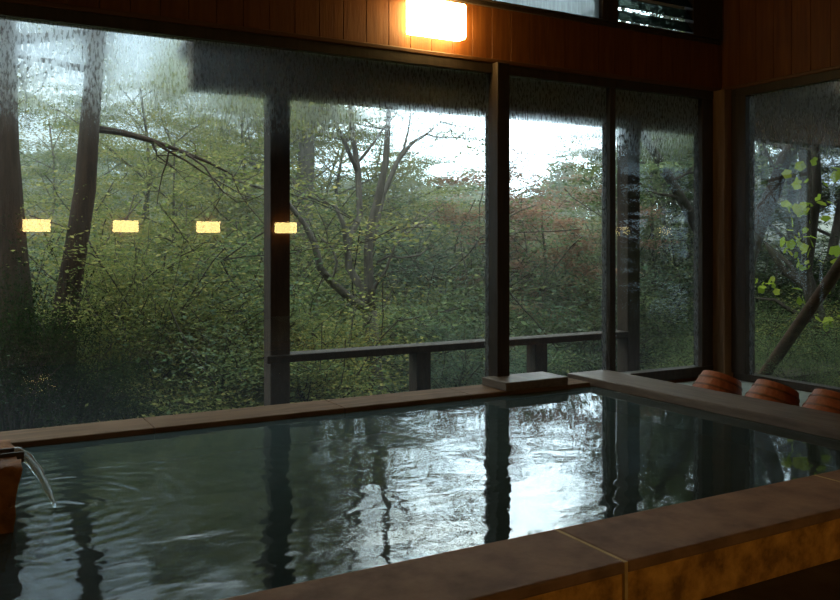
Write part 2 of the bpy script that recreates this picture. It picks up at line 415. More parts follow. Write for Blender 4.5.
# jalousie transom next to the corner
fb = MB(); X0, X1 = 4.30, 5.07
fb.box(X0 - .1, X1 + .32, 4.66, 4.76, TRANS1 - .03, TRANS1); fb.box(X0 - .1, X1 + .32, 4.66, 4.76, TRANS0, TRANS0 + .012)
fb.box(X0 - .1, X0, 4.665, 4.755, TRANS0, TRANS1); fb.box(X1, X1 + .32, 4.665, 4.755, TRANS0, TRANS1)
fr = structure(fb.build(f'window_{n}', M['dark_wood'], bevel=.003, seg=1))
lb = MB()
for k in range(4):
    z = TRANS0 + .03 + k * .095; V = []
    for dy, dz in ((4.672, 0.0), (4.676, -.005), (4.746, .087), (4.742, .092)): V += [(X0, dy, z + dz), (X1, dy, z + dz)]
    lb.add(V, [(0,1,3,2),(2,3,5,4),(4,5,7,6),(6,7,1,0),(0,2,4,6),(1,7,5,3)])
lb.build('louvre', frosted('louvre_glass', (0.03, 0.035, 0.03), (0.22, 0.26, 0.23)), fr)
n += 1
# right wall window
fb = MB()
fb.box(XR - .05, XR + .06, RW0 - .06, 4.555, GLASS_TOP, HEAD); fb.box(XR - .03, XR + .06, RW0 - .06, 4.555, .04, .095)
fb.box(XR - .05, XR + .06, 4.42, 4.555, .095, GLASS_TOP); fb.box(XR - .05, XR + .06, RW0 - .06, RW0, .095, GLASS_TOP)
fr = structure(fb.build(f'window_{n}', M['dark_wood'], bevel=.003, seg=1))
pb = MB(); pb.box(XR - .004, XR + .004, RW0 - .004, 4.424, .09, GLASS_TOP + .004); pb.m[5] = 1
pb.build('pane', [M['clear'], glass_mat('window_glass_right', (4.42,), 'Y')], fr)

# ------------------------------------------------------------------ the bath
bath = empty('stone_bath', (1.4, 3.2, 0), 'wide sunken hot spring bath with brown stone rim under the windows', 'bath')
def part(mb, name, mats, **kw):
    o = mb.build(name, mats, None, **kw); o.parent = bath; o.matrix_parent_inverse = Matrix.Translation((-1.4, -3.2, 0)); return o
b = MB()                                            # lining: floor, sides and a submerged seat along the near side
b.box(L_IN - .1, R_IN + .2, P_OUT + .1, B_OUT - .05, 0.0, 0.012) if False else None
b.box(L_IN - .02, R_IN + .02, P_IN - .02, B_IN + .02, -.62, -.56)
b.box(L_IN - .1, L_IN, P_IN - .02, B_IN + .02, -.6, RIM_Z - .05); b.box(R_IN, R_IN + .1, P_IN - .02, B_IN + .02, -.6, RIM_Z - .05)
b.box(L_IN, R_IN, P_IN - .1, P_IN, -.6, RIM_Z - .05); b.box(L_IN, R_IN, B_IN, B_IN + .1, -.6, RIM_Z - .05)
b.box(L_IN, R_IN, P_IN, P_IN + .34, -.56, -.12)
part(b, 'lining', M['basin'])
# near rim: slabs with pale joints
jn = [-1.7, -.87, .43, 1.73, 3.03, R_OUT]
b = MB(); s_ = MB()
for a, c in zip(jn[:-1], jn[1:]):
    b.box(a + .005, c - .005, P_OUT, P_IN, RIM_Z - .035, RIM_Z)
    s_.box(a + .005, c - .005, P_OUT + .012, P_IN - .05, 0.0, RIM_Z - .035)
for x in jn[1:-1]:
    g_ = MB(); g_.box(x - .006, x + .006, P_OUT + .003, P_IN - .003, 0.0, RIM_Z - .002); part(g_, 'joint', M['grout'])
part(b, 'near_rim', M['rim'], bevel=.008); part(s_, 'outer_side', M['rim_side'], bevel=.004)
b = MB()
jb = [-1.7, -.35, .95, 2.0, 2.85, 3.80]
for a, c in zip(jb[:-1], jb[1:]): b.box(a + .001, c - .001, B_IN, B_OUT, RIM_Z - .065, RIM_Z - .012)
b.box(-1.7, 3.8, B_IN + .03, B_OUT - .01, 0, RIM_Z - .065)
part(b, 'back_rim', M['rim_far'], bevel=.006)
b = MB(); b.box(R_IN, R_OUT, P_IN + .001, B_OUT - .02, RIM_Z - .045, RIM_Z + .012)
b.box(R_IN + .03, R_OUT - .02, P_IN + .001, B_OUT - .03, .041, RIM_Z - .045)
part(b, 'right_rim', M['rim_grey'], bevel=.007)
b = MB(); b.box(-1.7, L_IN, P_IN + .001, B_IN - .001, 0, RIM_Z); part(b, 'left_rim', M['rim'], bevel=.007)
# water
nx, ny = 2, 2
b = MB(); b.box(L_IN, R_IN, P_IN, B_IN, WATER_Z - .02, WATER_Z); b.f = [b.f[1]]; b.m = [0]
tag(b.build('bath_water', M['water']), 'dark rippling hot spring water mirroring the windows', 'water', kind='stuff')

# low block on the back rim at the foot of the window post
b = MB(); b.box(3.10, 3.60, B_IN - .015, B_OUT - .03, RIM_Z - .012, RIM_Z + .042)
tag(b.build('plank_block', M['rim_grey'], bevel=.006), 'flat wooden block lying on the back rim at the window post', 'block')

# ------------------------------------------------------------------ spout with its stream
sp = empty('water_spout', (0.0, 3.35, 0), 'rust crusted spout block pouring hot water into the bath', 'spout')
bm = bmesh.new(); bmesh.ops.create_cube(bm, size=1.0)
bmesh.ops.subdivide_edges(bm, edges=bm.edges[:], cuts=9, use_grid_fill=True)
rg = random.Random(5)
from mathutils import noise as mnoise
for v in bm.verts:
    z01 = v.co.z + .5
    w = .50 - .10 * (1 - z01); 
    x = v.co.x * .56 - .065 + (.06 * (z01 - .5) if v.co.x > 0 else 0)
    p = Vector((x, v.co.y * w, -.05 + z01 * .40))
    nn = mnoise.noise_vector(p * 7) * .022 + mnoise.noise_vector(p * 19) * .008
    v.co = p + nn
me = bpy.data.meshes.new('rock'); bm.to_mesh(me); bm.free(); me.materials.append(M['crust'])
me.polygons.foreach_set('use_smooth', [True] * len(me.polygons))
o = bpy.data.objects.new('rock', me); COL.objects.link(o); o.parent = sp
b = MB()                                        # a small wooden gutter let into the top
b.box(-.2, .265, -.045, .045, .325, .337); b.box(-.2, .265, -.045, -.033, .337, .362); b.box(-.2, .265, .033, .045, .337, .362)
b.build('gutter', M['dark_wood'], sp, bevel=.003)
b = MB(); P0 = Vector((.235, 0, .352)); P1 = POUR - Vector((0, 3.35, 0)); pts = []; rad = []
for i in range(13):
    q = i / 12; p = P0.lerp(P1, q); p.z = P0.z + .004 * q - (P0.z - P1.z) * (q ** 1.9)
    pts.append(p); rad.append(.015 * (1 - q) ** .6 + .006 + .002 * math.sin(i * 2.1))
b.tube(pts, rad, 10)
b.build('water_stream', M['stream'], sp, smooth=True)

# ------------------------------------------------------------------ buckets
def make_bucket():
    t = empty('wooden_bucket', (0, 0, 0), '', 'bucket', 'wooden wash buckets')
    H, R0, R1 = .140, .165, .122                # mouth down on the ground, base up
    b = MB(); b.lathe([(R0, 0), (R1, H), (R1 - .016, H), (R0 - .016, 0)], 44)
    w = b.build('stave_wall', M['bucket'], t)
    b = MB(); b.lathe([(0.0005, H - .022), (R1 - .0155, H - .022), (R1 - .0155, H - .006), (0.0005, H - .006)], 44)
    b.build('bottom', M['bucket'], t)
    for zc in (.04, .098):
        r = R0 + (R1 - R0) * zc / H
        b = MB(); b.lathe([(r - .002, zc - .006), (r + .0045, zc - .005), (r + .0025, zc + .006), (r - .003, zc + .006)], 44)
        b.build('hoop', M['hoop'], w)
    return t
bk = make_bucket()
blabs = ['tilted upturned wooden bucket nearest the corner post', 'tilted upturned wooden bucket, middle one of the row on the rim',
         'tilted upturned wooden bucket farthest from the corner post']
tilt = math.radians(26)
for i, (y, rz) in enumerate(((3.78, .06), (3.37, -.04), (2.98, .03))):
    t = bk if i == 0 else copy_tree(bk)
    # left edge of the mouth lies on the rim, right edge on the floor strip
    t.location = (R_OUT - .012 + .165 * math.cos(tilt), y, RIM_Z + .006 - .165 * math.sin(tilt)); t.rotation_euler = (0, tilt, rz)
    t['label'] = blabs[i]

# ------------------------------------------------------------------ lamps
def lamp(loc, w, h, d, label, rot=0, mat='lamp'):
    t = empty('wall_lamp', loc, label, 'lamp', 'wall lamps'); t.rotation_euler = (0, 0, rot)
    b = MB()                                     # local: wall at y=0, lamp stands out to -y
    V = []
    for yy, k in ((-.012, 1.0), (-d * .8, 1.0), (-d, .93)):
        for sx, sz in ((-1,-1),(1,-1),(1,1),(-1,1)): V.append((sx * w / 2 * k, yy, sz * h / 2 * k))
    Fc = [(3,2,1,0), (8,9,10,11)]
    for r in range(2):
        for k in range(4): Fc.append((r*4+k, r*4+(k+1)%4, (r+1)*4+(k+1)%4, (r+1)*4+k))
    b.add(V, Fc); b.build('diffuser', M[mat], t, bevel=.012, seg=3)
    b = MB(); b.box(-w/2 + .03, w/2 - .03, -.013, 0, -h/2 + .03, h/2 - .03); b.build('back_plate', M['dark_wood'], t)
    return t
lamp((2.75, 4.70, 2.52), .395, .225, .12, 'bright white box lamp on the board wall above the windows', mat='lamp_bright')
for i, x in enumerate((-1.12, -.03, 1.075, 2.15, 3.25, 4.38)):
    lamp((x, YB, 1.32), .32, .155, .09, 'small glowing wall lamp behind the viewer, seen mirrored in the glass', math.pi)

# ------------------------------------------------------------------ outside: deck, eave, railing
b = MB(); b.box(-3, 8.5, 4.83, 5.55, -.22, -.06); structure(b.build('deck_floor', M['weathered']))
ev = empty('eave_roof', (3.4, 5.2, 2.1), 'dark timber eave roof on posts outside the windows', 'roof')
def epart(mb, name, mat, **kw):
    o = mb.build(name, mat, ev, **kw); o.matrix_parent_inverse = Matrix.Translation((-3.4, -5.2, -2.1)); return o
b = MB(); b.box(-2.5, 7.2, 4.82, 5.5, 3.26, 3.36); b.box(-2.5, 7.2, 5.42, 5.5, 3.20, 3.26); b.box(5.54, 6.9, -3.5, 4.82, 3.0, 3.1); structure(b.build('added_shade_overhang', M['roof']))  # unseen overhang, added to dim the transoms and shade the ground on the right
b = MB(); x0, x1 = 1.36, 9.0
V = [(x0,4.83,2.52),(x1,4.83,2.52),(x1,5.62,2.30),(x0,5.62,2.30),(x0,4.83,2.58),(x1,4.83,2.58),(x1,5.62,2.36),(x0,5.62,2.36)]
b.add(V, [(3,2,1,0),(4,5,6,7),(0,1,5,4),(1,2,6,5),(2,3,7,6),(3,0,4,7)]); epart(b, 'roof_boards', M['roof'])
b = MB(); b.box(x0, x1, 5.24, 5.36, 2.05, 2.36); epart(b, 'beam', M['roof'], bevel=.006)
b = MB()
for k in range(17):
    x = x0 + .06 + k * .47
    b.add([(x,4.83,2.44),(x+.05,4.83,2.44),(x+.05,5.60,2.23),(x,5.60,2.23),(x,4.83,2.52),(x+.05,4.83,2.52),(x+.05,5.60,2.31),(x,5.60,2.31)],
          [(3,2,1,0),(4,5,6,7),(0,1,5,4),(1,2,6,5),(2,3,7,6),(3,0,4,7)])
epart(b, 'rafter', M['roof'])
for xa in (1.86, 4.93, 8.0):
    b = MB(); b.box(xa, xa + .135, 5.235, 5.365, -.06, 2.05); epart(b, 'post', M['weathered'], bevel=.006)
rl = empty('deck_railing', (1.99, 5.3, 0), 'low wooden railing running along the deck outside the windows', 'railing')
def rpart(mb, name, **kw):
    o = mb.build(name, M['weathered'], rl, **kw); o.matrix_parent_inverse = Matrix.Translation((-1.99, -5.3, 0)); return o
b = MB(); b.box(1.83, 4.93, 5.21, 5.234, .325, .375); b.box(1.996, 4.929, 5.234, 5.37, .325, .375); rpart(b, 'top_rail', bevel=.006)
for xp in (2.945, 3.99):
    b = MB(); b.box(xp, xp + .115, 5.24, 5.36, -.06, .325); rpart(b, 'railing_post', bevel=.005)
pole = MB(); pa = Vector((6.35, 5.25, -.35)); pb_ = Vector((6.35, 3.2, 2.42))
pole.tube([pa, pa.lerp(pb_, .5) + Vector((.01, 0, 0)), pb_], [.052, .05, .046], 12)
tag(pole.build('brace_pole', M['roof'], smooth=True), 'dark pole leaning diagonally outside the right window', 'pole')

# terrain
def ground(x, y):
    d = max(y - 5.6, (x - 5.9) * 1.0, -x - 3.0 if y < 4 else 0, 0.0)
    z = -.32 - .20 * min(d, 18) + .31 * min(max(d - 25, 0), 22) + 1.1 * mnoise.noise(Vector((x * .11, y * .11, 7.7))) * min(max(d - 20, 0) / 12, 1)
    return z + .12 * mnoise.noise(Vector((x * .4, y * .4, 3.1))) * min(d, 1.0) - .25 * (d <= 0)
def axis_pts(a, b_, fine0, fine1, fs, cs):
    v = []; x = a
    while x <= b_: v.append(x); x += fs if fine0 <= x < fine1 else cs
    return v
xs = axis_pts(-40, 90, -4, 16, .5, 2.5); ys = axis_pts(-20, 100, 3, 20, .5, 2.5)
b = MB(); V = []; 
for y in ys:
    for x in xs:
        z = ground(x, y)
        if XL - .5 < x < XR + .5 and y < 5.4: z = -.9
        V.append((x, y, z))
nx = len(xs)
b.add(V, [(j*nx+i, j*nx+i+1, (j+1)*nx+i+1, (j+1)*nx+i) for j in range(len(ys)-1) for i in range(nx-1)])
structure(b.build('terrain', M['soil'], smooth=True))

# thin mist lying in the wooded valley
mm = NT('valley_mist'); vs_ = mm.n('ShaderNodeVolumeScatter'); mm.val(vs_, Density=0.013, Anisotropy=0.2); vs_.inputs['Color'].default_value = (1.0, 0.98, 0.93, 1)
mm.l(vs_.outputs[0], mm.out.inputs['Volume'])
b = MB(); b.box(-25, 45, 6.2, 55, -6, 9)
tag(b.build('valley_mist', mm.mat), 'thin pale mist hanging in the wooded valley', 'mist', kind='stuff')

# ------------------------------------------------------------------ trees
def leaf_mesh(name, C, size, mat, rng, up=0.75, lobed=False):
    """one small folded blade per centre, all in one foliage mesh"""
    C = np.asarray(C, float); n = len(C)
    nrm = rng.normal(size=(n, 3)) * (1 - up); nrm[:, 2] += up; nrm /= np.linalg.norm(nrm, axis=1)[:, None]
    a = rng.normal(size=(n, 3)); a -= nrm * (a * nrm).sum(1)[:, None]; a /= np.linalg.norm(a, axis=1)[:, None]
    c = np.cross(nrm, a)
    s = (size * rng.uniform(.6, 1.35, n))[:, None]
    if lobed:
        ang = [0, .5, 1.1, 1.6, 2.3, 2.75, math.pi, -2.75, -2.3, -1.6, -1.1, -.5]
        rad = [.60, .47, .56, .46, .50, .40, .24, .40, .50, .46, .56, .47]
        vs = np.stack([C + s * (a * math.cos(t) * r + c * math.sin(t) * r - nrm * .12 * (abs(math.sin(t)))) for t, r in zip(ang, rad)], 1)
    else:
        vs = np.stack([C - a * s * .5, C + c * s * .32 - nrm * s * .08, C + a * s * .55, C - c * s * .32 - nrm * s * .08], 1)
    k = vs.shape[1]
    me = bpy.data.meshes.new(name)
    me.vertices.add(n * k); me.vertices.foreach_set('co', vs.reshape(-1))
    me.loops.add(n * k); me.loops.foreach_set('vertex_index', np.arange(n * k, dtype=np.int32))
    me.polygons.add(n); me.polygons.foreach_set('loop_start', np.arange(n, dtype=np.int32) * k)
    me.update(calc_edges=True); me.materials.append(mat)
    return me

class Tree:
    def __init__(s, seed): s.r = random.Random(seed); s.np = np.random.default_rng(seed); s.mb = MB(); s.tips = []
    def limb(s, pts, radii, n=7): s.mb.tube(pts, radii, n)
    def branch(s, p, d, L, r, level, spread=.75, lift=.12, kids=(3, 5), leafy=1):
        R = s.r; p = Vector(p); d = Vector(d).normalized(); seg = 5; pts = [p.copy()]; rad = [r]; dirs = []
        for i in range(seg):
            d = (d + Vector((R.gauss(0, .13), R.gauss(0, .13), R.gauss(0, .08) + lift * .25))).normalized()
            p = p + d * (L / seg); pts.append(p.copy()); rad.append(max(r * (1 - .75 * (i + 1) / seg), .003)); dirs.append(d.copy())
        s.mb.tube(pts, rad, 7 if level > 1 else 4, cap=level > 1)
        if level <= leafy: 
            for i in range(2, seg + 1): s.tips.append(pts[i])
        if level == 0: return
        for k in range(R.randint(*kids)):
            i = R.randint(2, seg) if level > 1 else R.randint(1, seg)
            q = pts[i]; dd = dirs[i - 1]
            az = R.uniform(0, 2 * math.pi); o = dd.orthogonal().normalized(); o2 = dd.cross(o)
            side = (o * math.cos(az) + o2 * math.sin(az))
            side.z *= .45
            nd = (dd * (1 - spread * .6) + side * spread * 1.1).normalized()
            s.branch(q, nd, L * R.uniform(.5, .75), rad[i] * .6 + .002, level - 1, spread, lift, kids, leafy)
    def leaves(s, per_tip, spread, flat, keep=None):
        T = np.array([tuple(t) for t in s.tips]); 
        C = np.repeat(T, per_tip, 0); C = C + s.np.normal(size=C.shape) * np.array([spread, spread, spread * flat])
        return C if keep is None else C[keep(C)]

def make_tree(name, base, label, cat, t, bark, leaf, C, size, group=None, up=.75, lobed=False):
    root = empty(name, base, label, cat, group)
    off = Vector(base)
    mb = t.mb; mb.v = [tuple(Vector(v) - off) for v in mb.v]
    if mb.v: mb.build('trunk', M[bark], root, smooth=True)
    if C is not None and len(C):
        C = np.asarray(C) - np.array(tuple(base))
        me = leaf_mesh('foliage', C, size, M[leaf], t.np, up, lobed); o = bpy.data.objects.new('foliage', me); COL.objects.link(o); o.parent = root
    return root

def generic(seed, H, crown, bark, leaf, nleaf, size, clear=.25, name='tree', flat=.14, spr=.088):
    """one tree at the origin: trunk, side branches in layers, leaf sprays"""
    t = Tree(seed); R = t.r
    pts, rad = [], []; x = y = 0
    for i in range(9):
        pts.append(Vector((x, y, H * .93 * i / 8))); rad.append(.011 * H * (1 - .85 * i / 8) * (1.35 if i == 0 else 1) + .004)
        x += R.gauss(0, .016 * H); y += R.gauss(0, .016 * H)
    t.limb(pts, rad, 8)
    nb = 13
    for k in range(nb):
        f = clear + (1 - clear) * (k + .5) / nb
        i = min(int(f * 8), 7); q = pts[i].lerp(pts[i + 1], f * 8 - i)
        a = k * 2.4 + R.uniform(-.4, .4); w = math.sin(math.pi * min(1, .18 + .82 * (1 - (f - clear) / (1 - clear)))) ** .6
        t.branch(q, (math.cos(a), math.sin(a), .25 + .5 * f), crown * max(.35, w) * R.uniform(.8, 1.1), rad[i] * .5, 1, .8, .05, (3, 4))
    t.tips.append(pts[-1])
    per = max(1, nleaf // len(t.tips))
    C = t.leaves(per, crown * spr, flat)
    return t, C

class Proto:
    def __init__(s, *a, **k): s.a, s.k, s.root, s.H = a, k, None, a[1]
    def place(s, base, scale, rz, label, cat='tree', group=None, name='tree'):
        if s.root is None:
            t, C = generic(*s.a, **s.k)
            s.root = make_tree(name, (0, 0, 0), label, cat, t, s.a[3], s.a[4], C, s.a[6]); r = s.root
        else: r = copy_tree(s.root)
        r.name = name
        r.location = base; r.scale = (scale[0], scale[0], scale[1]); r.rotation_euler = (0, 0, rz); tag(r, label, cat, group)
        return r
PR = {
 'maple1': Proto(11, 5, 1.7, 'bark', 'leaf_maple', 44000, 0.031),
 'maple2': Proto(12, 5, 1.9, 'bark', 'leaf_maple', 34000, 0.031),
 'green1': Proto(13, 6, 1.6, 'bark', 'leaf_green', 44000, 0.034),
 'green2': Proto(14, 6, 1.8, 'bark_grey', 'leaf_green', 26000, 0.033),
 'blue1': Proto(15, 6, 1.6, 'bark', 'leaf_blue', 44000, 0.034),
 'dark1': Proto(16, 6, 1.5, 'bark', 'leaf_dark', 26000, 0.048, clear=.1),
 'rust1': Proto(17, 4, 1.5, 'bark', 'leaf_rust', 40000, .046, clear=.2, flat=.35),
 'far1': Proto(18, 7, 2.1, 'bark', 'leaf_blue', 22000, .15, clear=.1, flat=.35, spr=.12),
 'far2': Proto(19, 7, 2.3, 'bark', 'leaf_green', 22000, .15, clear=.1, flat=.35, spr=.12),
}
rp = random.Random(77)
def plant(kind, px, Y, ytop, label, group=None, wide=1.0):
    top = at(px, ytop, Y); g = ground(top.x, top.y) - .05
    pr = PR[kind]; sz = (top.z - g) / pr.H
    return pr.place((top.x, top.y, g), (wide * (.45 * sz + .55 * min(sz, 1.2)), sz), rp.uniform(0, 6.28), label, 'tree', group)

# -- trees one can point to
T = Tree(1)                                                  # broad trunk at the left edge
base = at(8, 400, 7.0); base.z = ground(base.x, base.y) - .05
T.limb([base, at(9, 330, 7), at(8, 250, 7), at(4, 150, 7), at(2, 40, 7), at(-2, -80, 7.05), at(-4, -220, 7.1)], [.30, .19, .135, .105, .095, .085, .06], 12)
for py, d in ((40, (1, .1, .25)), (-20, (.6, .8, .3)), (-90, (-.7, .6, .4)), (-150, (1, -.1, .3)), (-200, (.2, .3, 1))):
    T.branch(at(2, py, 7.03), d, 1.5, .045, 2, .8, .05, (3, 4))
make_tree('tree', base, 'thick dark tree trunk at the left end of the wide window', 'tree', T, 'bark_warm', 'leaf_green', T.leaves(4, .20, .2), .045)

T = Tree(2)                                                  # leaning brown trunk
base = at(56, 395, 6.9); base.z = ground(base.x, base.y) - .05
T.limb([base, at(63, 325, 6.9), at(74, 260, 6.9), at(85, 190, 6.9), at(90, 120, 6.9), at(95, 60, 6.95), at(103, -30, 7), at(104, -130, 7), at(108, -240, 7.1)],
       [.125, .10, .085, .080, .072, .066, .058, .045, .03], 12)
for (px, py), d, L in (((90, 128), (1, .4, -.12), 1.3), ((94, 70), (-.8, .7, .2), 1.0), ((100, 10), (1, .3, .25), 1.3), ((103, -60), (-1, .2, .3), 1.2), ((104, -130), (.9, .5, .4), 1.4), ((107, -220), (-.3, -.2, 1), 1.0)):
    T.branch(at(px, py, 6.97), d, L, .032, 2, .8, .03, (3, 4))
make_tree('tree', base, 'slim brown trunk leaning to the right between the left-hand lamp reflections', 'tree', T, 'bark_warm', 'leaf_maple', T.leaves(6, .18, .18), .042)

T = Tree(3)                                                  # many-stemmed grey tree
Y = 8.0; base = at(377, 420, Y); base.z = ground(base.x, base.y) - .05
T.limb([base, at(376, 380, Y), at(373, 345, Y), at(369, 312, Y)], [.10, .078, .072, .082], 10)
L_ = lambda pts, radii, n=7: T.limb(pts, [q * .82 for q in radii], n)
L_([at(369, 312, Y), at(352, 300, Y - .1), at(332, 283, Y - .2), at(320, 268, Y - .25), at(315, 245, Y - .3), at(305, 225, Y - .3), at(288, 203, Y - .35), at(278, 190, Y - .4)], [.07, .055, .05, .046, .04, .033, .026, .015], 8)
L_([at(322, 270, Y - .25), at(333, 278, Y - .3), at(337, 262, Y - .3), at(332, 248, Y - .3), at(318, 235, Y - .3)], [.02, .02, .018, .015, .01], 6)
L_([at(366, 312, Y), at(362, 290, Y + .1), at(349, 268, Y + .2), at(347, 245, Y + .2), at(344, 225, Y + .2), at(335, 205, Y + .2)], [.065, .055, .05, .045, .036, .02], 8)
L_([at(347, 255, Y + .2), at(351, 235, Y + .25), at(360, 215, Y + .3), at(358, 170, Y + .35), at(352, 130, Y + .4), at(350, 90, Y + .4), at(345, 30, Y + .4)], [.05, .046, .045, .042, .036, .03, .015], 8)
L_([at(358, 172, Y + .35), at(348, 150, Y + .3), at(338, 128, Y + .3), at(328, 95, Y + .25)], [.034, .03, .024, .012], 7)
L_([at(360, 160, Y + .35), at(372, 145, Y + .5), at(384, 128, Y + .55), at(398, 112, Y + .6)], [.022, .018, .014, .007], 6)
L_([at(370, 310, Y), at(369, 285, Y), at(368, 250, Y), at(371, 225, Y), at(379, 195, Y - .05), at(386, 160, Y - .1), at(388, 125, Y - .1), at(390, 80, Y - .1), at(392, 20, Y - .1)], [.078, .066, .06, .056, .052, .045, .036, .027, .012], 8)
L_([at(369, 255, Y), at(376, 230, Y + .1), at(383, 195, Y + .2), at(398, 160, Y + .25), at(412, 143, Y + .3), at(428, 133, Y + .3), at(442, 120, Y + .35)], [.04, .036, .036, .032, .026, .018, .008], 8)
L_([at(398, 160, Y + .25), at(404, 148, Y + .3), at(408, 132, Y + .3), at(412, 105, Y + .3)], [.022, .019, .015, .008], 6)
L_([at(377, 262, Y), at(390, 256, Y - .1), at(402, 258, Y - .15), at(420, 255, Y - .2), at(428, 248, Y - .2)], [.014, .014, .013, .012, .006], 6)
L_([at(372, 300, Y), at(376, 285, Y - .1), at(386, 270, Y - .2), at(395, 245, Y - .2), at(420, 222, Y - .2), at(445, 203, Y - .2)], [.024, .022, .02, .016, .012, .005], 6)
T.tips = []
for (px, py, yy, d) in ((344, 60, .4, (-1, .2, .3)), (330, 110, .25, (-1, 0, .1)), (350, 70, .4, (.2, 1, .3)), (390, 60, -.1, (.6, -.4, .4)), (440, 122, .35, (1, .1, .05)),
                        (426, 134, .3, (1, .3, .0)), (410, 115, .3, (.8, -.2, .4)), (280, 192, -.4, (-.7, -.1, .1)), (336, 206, .2, (-.8, .2, .2)), (388, 130, -.1, (-.5, .6, .2)), (352, 140, .4, (-1, .4, 0)), (396, 114, .6, (.3, .7, .3))):
    T.branch(at(px, py, Y + yy), d, .75, .016, 1, .8, .0, (3, 4))
make_tree('tree', base, 'grey tree forking low into many bare crooked stems behind the railing', 'tree', T, 'bark_grey', 'leaf_maple', T.leaves(16, .13, .16), .045)

T = Tree(4)                                                  # straight trunk behind it
Y = 11.0; base = at(316, 420, Y); base.z = ground(base.x, base.y) - .05
T.limb([base, at(315, 370, Y), at(309, 300, Y), at(303, 230, Y), at(306, 160, Y), at(308, 90, Y), at(305, 0, Y)], [.20, .16, .15, .14, .115, .09, .05], 10)
for py, d in ((185, (-.9, .1, .3)), (140, (.9, .3, .3)), (110, (-.8, -.3, .3)), (70, (.7, -.3, .4)), (20, (-.3, .3, .9))):
    T.branch(at(306, py, Y), d, 1.3, .035, 2, .8, .05, (3, 4))
make_tree('tree', base, 'straight grey trunk just to the right of the deck post with the lamp glow', 'tree', T, 'bark_grey', 'leaf_maple', T.leaves(26, .2, .15), .055)

T = Tree(5)                                                  # overhanging tree in the last pane
Y = 7.2; base = at(760, 400, Y); base.z = ground(base.x, base.y) - .05
T.limb([base, at(745, 330, Y), at(722, 262, Y), at(700, 232, Y), at(682, 200, Y - .1), at(662, 165, Y - .2), at(645, 138, Y - .3), at(630, 105, Y - .35), at(612, 60, Y - .4)], [.16, .13, .11, .075, .06, .052, .045, .035, .015], 9)
for (px, py), d in (((682, 200), (-.8, .3, .25)), ((672, 180), (.9, .3, .3)), ((662, 165), (-.9, -.2, .1)), ((650, 145), (.7, .4, .2)), ((640, 125), (-.7, .4, -.05)), ((628, 100), (.4, .5, .4)), ((690, 212), (.5, -.4, .5))):
    T.branch(at(px, py, Y - .15), d, .8, .022, 2, .8, -.02, (3, 4))
make_tree('tree', base, 'green tree with dark branch slanting across the pane beside the corner post', 'tree', T, 'bark', 'leaf_green', T.leaves(22, .12, .16), .045)

def X_(px, py, X): return at_x(px, py, X)
T = Tree(6)                                                  # dark limb at the left of the right window
base = X_(742, 420, 8.2); base.z = ground(base.x, base.y) - .05
T.limb([base, X_(742, 330, 8.2), X_(747, 262, 8.2), X_(762, 215, 8.15), X_(774, 190, 8.1), X_(784, 160, 8.0), X_(800, 135, 8.0), X_(830, 100, 8.0), X_(850, 40, 8.0), X_(865, -60, 8)], [.15, .12, .10, .095, .085, .075, .06, .05, .04, .02], 10)
T.branch(X_(774, 190, 8.1), (.2, .5, 1), .9, .03, 2, .8, 0, (3, 4))
for (px, py), d in (((790, 150), (-.2, .9, .35)), ((812, 118), (.8, .3, .3)), ((830, 100), (.3, -1, .2)), ((845, 60), (-.3, .9, .3)), ((855, 10), (.2, -.6, .5)), ((862, -40), (0, .7, .6))):
    T.branch(X_(px, py, 8.0), d, 1.0, .026, 2, .8, .02, (3, 4))
make_tree('tree', base, 'tree with thick dark curving limb at the left of the right window', 'tree', T, 'bark_warm', 'leaf_green', T.leaves(13, .13, .18), .05)

T = Tree(7)                                                  # forked tree with the vine
X = 8.0; base = X_(832, 430, X); base.z = ground(base.x, base.y) - .05
T.limb([base, X_(829, 370, X), X_(822, 330, X), X_(812, 295, X), X_(806, 272, X), X_(812, 235, X), X_(817, 190, X), X_(815, 130, X), X_(818, 60, X), X_(822, -40, X)], [.11, .095, .085, .075, .06, .05, .048, .045, .04, .02], 9)
T.limb([X_(812, 295, X), X_(800, 282, X), X_(785, 272, X - .1), X_(771, 252, X - .2), X_(766, 243, X - .2)], [.045, .045, .038, .03, .012], 8)
T.limb([X_(803, 286, X), X_(790, 265, X + .1), X_(778, 254, X + .1), X_(764, 241, X + .1)], [.026, .025, .022, .01], 7)
T.limb([X_(815, 322, X), X_(800, 315, X - .1), X_(785, 307, X - .2), X_(776, 300, X - .25), X_(755, 298, X - .3)], [.028, .026, .022, .018, .008], 7)
T.limb([X_(808, 280, X), X_(805, 240, X + .1), X_(812, 200, X + .1), X_(809, 150, X + .1), X_(800, 80, X + .1)], [.032, .03, .028, .024, .014], 7)
for (px, py), d in (((817, 150), (.2, .9, .2)), ((818, 90), (.2, -.9, .3)), ((800, 85), (-.1, .8, .4)), ((820, 20), (.5, -.5, .4)), ((820, -30), (.3, .7, .3))):
    T.branch(X_(px, py, X), d, .8, .02, 1, .8, 0, (3, 4))
tv = make_tree('tree', base, 'forked bare brown tree behind the leaning pole in the right window', 'tree', T, 'bark', 'leaf_green', T.leaves(10, .15, .2), .05)
rg_ = np.random.default_rng(3); C = []
for px, py, k in ((803, 205, 7), (806, 218, 7), (793, 208, 4), (802, 232, 6), (800, 245, 6), (789, 246, 5), (830, 205, 4), (806, 262, 5), (832, 260, 5), (827, 285, 4), (757, 283, 6), (765, 290, 5), (775, 288, 3), (834, 175, 4), (797, 180, 4), (808, 165, 4), (795, 297, 3), (830, 320, 4), (798, 327, 4)):
    c = np.array(tuple(X_(px, py, 7.85))); C += list(c + rg_.normal(size=(k, 3)) * .055)
